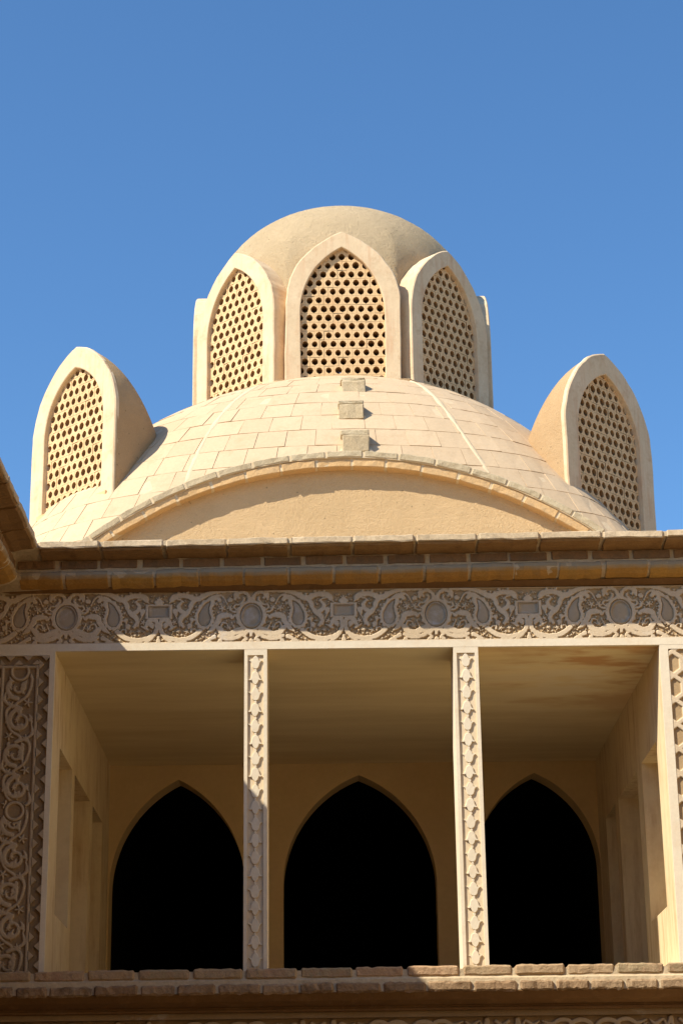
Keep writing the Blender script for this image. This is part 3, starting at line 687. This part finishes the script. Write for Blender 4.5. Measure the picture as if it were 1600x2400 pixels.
for r0, r1, y0, mat, step, gap, ph in ((DR-0.056, DR+0.008, YG-0.100, 'rimtop', 0.0875, 0.0055, 0.0), (DR-0.146, DR-0.066, YG-0.078, 'rim', 0.0875, 0.006, 0.5)):
    a = -aw+ph*step; i = 0
    while a < aw-step:
        st = step*random.uniform(0.95, 1.05)
        v, f = arc_strip(r0+random.uniform(-.003, .003), r1+random.uniform(-.004, .004), y0+random.uniform(-.004, .004), YG+0.05, a, a+st-gap, 4, 0.0022, i)
        me = bpy.data.meshes.new('brick'); me.from_pydata(v, [], f); me.update(); me.materials.append(M[mat])
        bm = bmesh.new(); bm.from_mesh(me); bmesh.ops.recalc_face_normals(bm, faces=bm.faces); bmesh.ops.bevel(bm, geom=[e for e in bm.edges if len(e.link_faces) == 2 and e.calc_face_angle() > 0.7], offset=0.006, segments=1, affect='EDGES'); bm.to_mesh(me); bm.free()
        o = bpy.data.objects.new('brick', me); o.location = (0, -YC, DZ0-6.19); link(o, rim); a += st; i += 1
# roof tiles: level courses round the dome, cut off by the gable
def rho_at(phi, z):
    lo, hi = 0.5, 5.2; sx, cy = math.sin(phi), -math.cos(phi)
    for _ in range(40):
        mid = 0.5*(lo+hi); uu, vv = mid*sx, mid*cy
        zz = float(surf(DX+max(-4.0, min(4.0, uu)), YC+max(-4.0, min(4.0, vv))))
        if zz > z: lo = mid
        else: hi = mid
    return lo
def clip_front(poly):
    out = []
    for (a, b) in zip(poly, poly[1:]+poly[:1]):
        ia, ib = a[1] >= YG+0.012, b[1] >= YG+0.012
        if ia: out.append(a)
        if ia != ib:
            s = (YG+0.012-a[1])/(b[1]-a[1]); out.append((a[0]+(b[0]-a[0])*s, YG+0.012))
    return out
HOODS = ((-1, Vector((-2.600, 5.777, 0))), (1, Vector((2.905, 5.867, 0))))
zc_list = [10.58]
dz = [0.13, 0.16, 0.18, 0.20, 0.22, 0.225, 0.23, 0.235, 0.24, 0.24, 0.25, 0.25, 0.25, 0.25]
for d in dz: zc_list.append(zc_list[-1]-d)
tiles = 0
for k in range(len(zc_list)-1):
    z1, z0_ = zc_list[k], zc_list[k+1]; phi = -1.9+random.uniform(0, .1)
    while phi < 1.9:
        rmid = rho_at(phi, 0.5*(z0_+z1)); dphi = random.uniform(0.29, 0.325)/rmid; g = 0.0055/rmid
        pa, pb = phi+g*0.5, phi+dphi-g*0.5; gz = 0.0035
        ring = [(p, zz) for p, zz in ((pa, z0_+gz), ((pa+pb)/2, z0_+gz), (pb, z0_+gz), (pb, z1-gz), ((pa+pb)/2, z1-gz), (pa, z1-gz))]
        poly = []
        for p, zz in ring:
            q = rho_at(p, zz); poly.append((DX+q*math.sin(p), YC-q*math.cos(p)))
        phi += dphi
        poly = clip_front(poly)
        if len(poly) < 3 or any(abs(px-DX) > DA for px, py in poly): continue
        ar = 0.5*abs(sum(a[0]*b[1]-b[0]*a[1] for a, b in zip(poly, poly[1:]+poly[:1])))
        cx, cy = sum(p[0] for p in poly)/len(poly), sum(p[1] for p in poly)/len(poly)
        if ar < 0.004: continue
        skip = False
        for sg, hc in HOODS:
            w_ = Vector((cx-hc.x, cy-hc.y)); dep = (-sg*w_.x+w_.y)*.7071; lat = (w_.x+sg*w_.y)*.7071
            if 0.12 < dep < 0.75 and abs(lat) < 0.42*(1-dep*0.6): skip = True
        if skip or math.hypot(cx-DX, cy-YC) < 1.45: continue
        nrm = Vector((cx-DX, cy-YC, 2.2)).normalized()
        if nrm.dot((CAM_LOC-Vector((cx, cy, float(surf(cx, cy))))).normalized()) < -0.25: continue
        lift = 0.0085+random.uniform(0, 0.003); tx, ty = random.gauss(0, .004), random.gauss(0, .004)
        eps = 0.01; nx_ = -(float(surf(cx+eps, cy))-float(surf(cx-eps, cy)))/(2*eps); ny_ = -(float(surf(cx, cy+eps))-float(surf(cx, cy-eps)))/(2*eps)
        nv = Vector((nx_, ny_, 1)).normalized()
        zc_ = float(surf(cx, cy)); top, bot = [], []
        for px, py in poly:
            pz = float(surf(px, py)); l = lift+(px-cx)*tx*3+(pz-zc_)*ty*2+random.uniform(-.0015, .0015)
            sh = 0.96
            top.append((Vector((px, py, pz))+nv*l)-Vector((cx, cy, zc_))); bot.append((Vector((px, py, pz))-nv*0.012)-Vector((cx, cy, zc_)))
        kk = len(poly); v = top+bot; f = [tuple(range(kk))]+[(j, kk+j, kk+(j+1) % kk, (j+1) % kk) for j in range(kk)]
        me = bpy.data.meshes.new('roof_tile'); me.from_pydata([tuple(q) for q in v], [], f); me.update(); me.materials.append(M['tile'])
        bm = bmesh.new(); bm.from_mesh(me); bmesh.ops.recalc_face_normals(bm, faces=bm.faces)
        if bm.faces[:][0].normal.z < 0: bmesh.ops.reverse_faces(bm, faces=bm.faces[:])
        bm.to_mesh(me); bm.free()
        o = bpy.data.objects.new('roof_tile', me); o.location = (cx-DX, cy-YC, zc_-6.19); link(o, dome); tiles += 1
print('tiles', tiles)
# gypsum ribs along two meridians
def rib(phi_fn, z_hi, z_lo, w=0.028):
    v, f = [], []; n_ = 26; rr = np.random.default_rng(5)
    for i in range(n_+1):
        z = z_hi+(z_lo-z_hi)*i/n_; p = phi_fn(i/n_); q = rho_at(p, z); wj = w*(1+0.25*rr.normal())
        tx, ty = math.cos(p), math.sin(p); X, Y = DX+q*math.sin(p), YC-q*math.cos(p)
        for s, l in ((-1, 0.006), (-.6, 0.020), (.6, 0.020), (1, 0.006)): v.append((X+tx*wj*s, Y+ty*wj*s, z+l))
    for i in range(n_):
        for j in range(3): f.append((4*i+j, 4*i+j+1, 4*i+5+j, 4*i+4+j))
    return dm('rib', v, f, M['rib'], True)
rib(lambda s: R(-25.2+1.0*s), 10.35, 8.60); rib(lambda s: R(22.3-1.6*math.sin(s*3.0)), 10.36, 8.66)
# climbing blocks up the middle of the front
for (px, py, w, h, d_) in ((0.283, 5.99, 0.25, 0.095, 0.25), (0.250, 5.46, 0.25, 0.115, 0.25), (0.282, 5.075, 0.27, 0.15, 0.24)):
    zb = float(surf(px, py)); blk = empty('step_block', (px-DX, py-YC, zb-6.19), dome)
    h1 = h*0.58
    me = rough_box(w*1.25, d_*1.2, 0.075, 0.03, 4, 2, 2, 0.006, int(px*555)); brick_obj('mortar_bed', me, M['shell'], blk, (0.004, 0.03, -0.022), (R(38), 0, 0))
    me = rough_box(w, d_, h1+0.10, 0.012, 3, 2, 2, 0.004, int(px*999)); brick_obj('brick', me, M['step'], blk, (0.0, 0.02, (h1-0.10)/2))
    me = rough_box(w*1.04, d_, h-h1, 0.010, 3, 2, 2, 0.004, int(py*999)); brick_obj('brick', me, M['rimtop'], blk, (-0.008, 0.045, h1+(h-h1)/2+0.003))

# ================================================================== pierced windows
def frame_mesh(wo, wi, z0, zso, zsi, zao, zai, depth, reveal, bulge=0.0, seed=0, n_=20):
    """pointed-arch surround: local x along the face, y into the wall, outer/inner outlines"""
    def outl(w, zs, za):
        p = [(w*(1-bulge*0.6*(1-s)**2), z0+(zs-z0)*s) for s in np.linspace(0, 1, 9)[:-1]]+arch_curve(w, zs, za, n_)
        return [(-x, z) for x, z in p]+[(x, z) for x, z in reversed(p[:-1])]
    O = np.array(outl(wo, zso, zao)); I = np.array(outl(wi, zsi, zai)); rr = np.random.default_rng(seed); k = len(O)
    # low-frequency unevenness
    wob = np.convolve(rr.normal(0, 1, k+8), np.ones(7)/7, 'same')[4:4+k]*0.018; wob2 = np.convolve(rr.normal(0, 1, k+8), np.ones(7)/7, 'same')[4:4+k]*0.006
    O = O+np.stack([np.sign(O[:, 0])*wob, wob*0.6], -1)*np.minimum(1, np.abs(O[:, :1])*4); I = I+np.stack([np.sign(I[:, 0])*wob2, wob2*0], -1)*np.minimum(1, np.abs(I[:, :1])*4)
    O1 = O+(I-O)*0.06; I1 = I+(O-I)*0.04
    rings = [(O, depth), (O, 0.012), (O1, 0.0), (I1, 0.0), (I, 0.006), (I, reveal+0.05)]
    v = [(x, y, z) for P_, y in rings for x, z in P_]; f = []
    for i in range(len(rings)-1):
        for j in range(k-1): f.append((i*k+j, i*k+j+1, (i+1)*k+j+1, (i+1)*k+j))
    me = bpy.data.meshes.new('window_frame'); me.from_pydata(v, [], f); me.update(); me.materials.append(M['frame'])
    bm = bmesh.new(); bm.from_mesh(me); bmesh.ops.recalc_face_normals(bm, faces=bm.faces)
    if sum(q.normal.y*q.calc_area() for q in bm.faces) > 0: bmesh.ops.reverse_faces(bm, faces=bm.faces)
    bm.to_mesh(me); bm.free(); return me
def lattice_mesh(w, z0, zs, za, px, pz, hw, hh, thick, phase=0.0, margin=0.07):
    """brick screen with rows of six-sided holes; runs a little way behind its frame"""
    curve = arch_curve(w+margin, zs, za+margin*1.2, 30)
    def inside(x, z):
        x = abs(x)
        if z < zs: return x < w+margin
        if z > za+margin*1.2: return False
        for (xa, za_), (xb, zb_) in zip(curve[:-1], curve[1:]):
            if za_ <= z <= zb_: return x < xa+(xb-xa)*(z-za_)/(zb_-za_+1e-9)
        return False
    hexp = [(0, hh), (-hw*.62, hh*.72), (-hw, 0.12*hh), (-hw*.80, -hh*.55), (0, -hh), (hw*.80, -hh*.55), (hw, 0.12*hh), (hw*.62, hh*.72)]
    v, f = [], []; row = 0; z = z0
    rr = np.random.default_rng(2)
    while z < za+margin*1.5:
        xoff = (0.5 if row % 2 else 0.0)*px+phase
        ncol = int((w+margin)/px)+2
        for c in range(-ncol, ncol+1):
            cx = c*px+xoff
            if not inside(cx, z-pz*0.2): continue
            b0 = len(v); jx, jz = rr.normal(0, .0018, 2); dy = abs(rr.normal(0, .0025))
            X0, X1, Z0, Z1 = cx-px/2+.0006, cx+px/2-.0006, z-pz/2+.0012, z+pz/2-.0012
            out8 = [(cx, Z1), (X0, Z1), (X0, z), (X0, Z0), (cx, Z0), (X1, Z0), (X1, z), (X1, Z1)]
            v += [(a, dy, b) for a, b in out8]; sc_ = 1+rr.normal(0, .05); v += [(cx+jx+a*sc_+rr.normal(0, .0012), dy, z+jz+b*sc_+rr.normal(0, .0012)) for a, b in hexp]; v += [(cx+jx+a*sc_*1.04, thick, z+jz+b*sc_*1.04) for a, b in hexp]
            for i in range(8):
                j = (i+1) % 8; f.append((b0+i, b0+j, b0+8+j, b0+8+i)); f.append((b0+8+i, b0+8+j, b0+16+j, b0+16+i))
        z += pz; row += 1
    me = bpy.data.meshes.new('lattice_screen'); me.from_pydata(v, [], f); me.update(); me.materials.append(M['screen']); me.materials.append(M['hole_shade'])
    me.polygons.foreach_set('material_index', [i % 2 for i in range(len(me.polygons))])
    bm = bmesh.new(); bm.from_mesh(me)
    if sum(q.normal.y*q.calc_area() for q in bm.faces if abs(q.normal.y) > .9) > 0: bmesh.ops.reverse_faces(bm, faces=bm.faces)
    bm.to_mesh(me); bm.free(); return me

# ---- lantern
LX, LAP, LZ = 0.185, 1.715, 10.47
lantern = empty('lantern_tower', (LX, YC, LZ)); tag(lantern, 'eight-sided domed lantern with pierced arched windows crowning the dome', 'lantern')
WI, ZSI, ZAI = 0.462, 0.80, 1.575                       # window opening: half width, spring, apex above LZ
lat_me = lattice_mesh(WI, -0.215, ZSI, ZAI, 0.1035, 0.1055, 0.0365, 0.0425, 0.14)
lat_me2 = lattice_mesh(WI, -0.215, ZSI, ZAI, 0.1035, 0.1055, 0.0365, 0.0425, 0.14, 0.03)
for k in range(8):
    th_ = k*math.pi/4
    me = frame_mesh(0.640, WI, -0.28, 0.84, ZSI, 1.770, ZAI, 0.30, 0.055, 0.02, k)
    fo = bpy.data.objects.new('window_frame', me); fo.location = (LAP*math.sin(th_), -LAP*math.cos(th_), 0); fo.rotation_euler = (0, 0, th_); link(fo, lantern)
    lo_ = bpy.data.objects.new('lattice_screen', lat_me if k % 2 == 0 else lat_me2); lo_.location = (0, 0.052, 0); link(lo_, fo)
DCZ, DH, DTOP = 12.00-LZ, 1.225, 13.225-LZ
def body_r(phi, z):
    d = (phi+math.pi/8) % (math.pi/4)-math.pi/8
    octr = 1.47/math.cos(d)
    t_ = min(1, max(0, (z-DCZ+0.35)/1.0)); base = octr*(1-t_)+1.535*t_
    if z <= DCZ: return base
    return base*math.sqrt(max(1-((z-DCZ)/DH)**2, 1e-6))
nphi, zl = 192, list(np.linspace(-0.3, 0.9, 9))+list(np.linspace(1.0, DCZ, 14))+[DCZ+DH*math.sin(a_) for a_ in np.linspace(0.04, 1.50, 34)]
vs_, fs_ = [], []
rb = np.random.default_rng(4)
for z in zl:
    for i in range(nphi):
        p = 2*math.pi*i/nphi; r_ = body_r(p, z)+rb.normal(0, .0015); vs_.append((r_*math.sin(p), -r_*math.cos(p), z))
vs_.append((0, 0, DCZ+DH)); top_i = len(vs_)-1
wi_curve = arch_curve(0.52, ZSI, ZAI+0.06, 30)
def in_window(p, z):
    d = (p+math.pi/8) % (math.pi/4)-math.pi/8; x = abs(1.47*math.tan(d))
    if z < ZSI: return x < 0.52
    if z > ZAI+0.06: return False
    for (xa, za_), (xb, zb_) in zip(wi_curve[:-1], wi_curve[1:]):
        if za_ <= z <= zb_: return x < xa
    return False
for j in range(len(zl)-1):
    for i in range(nphi):
        if in_window(2*math.pi*(i+.5)/nphi, 0.5*(zl[j]+zl[j+1])): continue
        i2 = (i+1) % nphi; fs_.append((j*nphi+i, j*nphi+i2, (j+1)*nphi+i2, (j+1)*nphi+i))
j = len(zl)-1
for i in range(nphi): fs_.append((j*nphi+i, j*nphi+(i+1) % nphi, top_i))
mesh_obj('drum', vs_, fs_, M['drum'], lantern, True)
vs_, fs_ = [], []                                       # low kerb round its foot
for ap, z in ((LAP+0.030, -0.40), (LAP+0.030, -0.045), (LAP+0.02, -0.035), (LAP-0.30, -0.033)):
    for i in range(8): a = math.pi/8+i*math.pi/4; r_ = ap/math.cos(math.pi/8); vs_.append((r_*math.sin(a), -r_*math.cos(a), z))
for j in range(2):
    for i in range(8): fs_.append((8*j+i, 8*j+(i+1) % 8, 8*(j+1)+(i+1) % 8, 8*(j+1)+i))
# (kerb only shows where the dome falls away)
mesh_obj('kerb', vs_, fs_, M['hood'], lantern)

# ---- two hooded corner windows
def dormer(sg, loc, zb, zap, wo, wi, label, seed):
    d = empty('hooded_dormer', (loc.x, loc.y, zb)); d.rotation_euler = (0, 0, sg*math.pi/4)
    tag(d, label, 'dormer', 'hooded corner windows')
    H = zap-zb; zs = H*0.50
    me = frame_mesh(wo, wi, -0.45, zs, zs*0.98, H, H-0.235, 0.05, 0.05, 0.03, seed)
    fo = bpy.data.objects.new('window_frame', me); link(fo, d)
    lm = lattice_mesh(wi, 0.06, zs*0.98, H-0.235, 0.097, 0.104, 0.0355, 0.0415, 0.14, 0.02*sg)
    lo_ = bpy.data.objects.new('lattice_screen', lm); lo_.location = (0, 0.05, 0); link(lo_, d)
    # hood: the arch outline carried back and shrinking into the dome
    p = [(wo*(1-0.018*(1-s)**2), -0.45+(zs+0.45)*s) for s in np.linspace(0, 1, 9)[:-1]]+arch_curve(wo, zs, H, 20)
    O = [(-x, z) for x, z in p]+[(x, z) for x, z in reversed(p[:-1])]; k = len(O); v, f = [], []; D = 1.08; m_ = 16
    for i in range(m_+1):
        s = i/m_; q = math.sqrt(max(0, 1-(s*0.985)**2)); hh = q**1.05; ww = 1-0.45*s**1.6
        for x, z in O: v.append((x*0.992*ww, 0.03+s*D, -0.45+(z*0.996+0.45)*hh))
    for i in range(m_):
        for j in range(k-1): f.append((i*k+j, i*k+j+1, (i+1)*k+j+1, (i+1)*k+j))
    b0 = m_*k; f.append(tuple(b0+j for j in range(k)))
    ho = mesh_obj('hood', v, f, M['hood'], d, True)
    si = empty('sill', (0, 0, 0), d); x = -wi-0.06
    while x < wi:
        L = random.uniform(.2, .25); me = rough_box(L, 0.10, 0.055, 0.006, 3, 2, 2, 0.003, int(x*100)+500)
        brick_obj('brick', me, M['screen'], si, (x+L/2, 0.030, 0.02+random.uniform(-.004, .004))); x += L+0.008
    return d
dormer(-1, HOODS[0][1], 8.62, 10.41, 0.685, 0.482, 'hooded pierced window at the left shoulder of the dome, front in full sun', 31)
dormer(1, HOODS[1][1], 8.36, 10.31, 0.725, 0.515, 'hooded pierced window at the right shoulder of the dome, front in shade', 32)
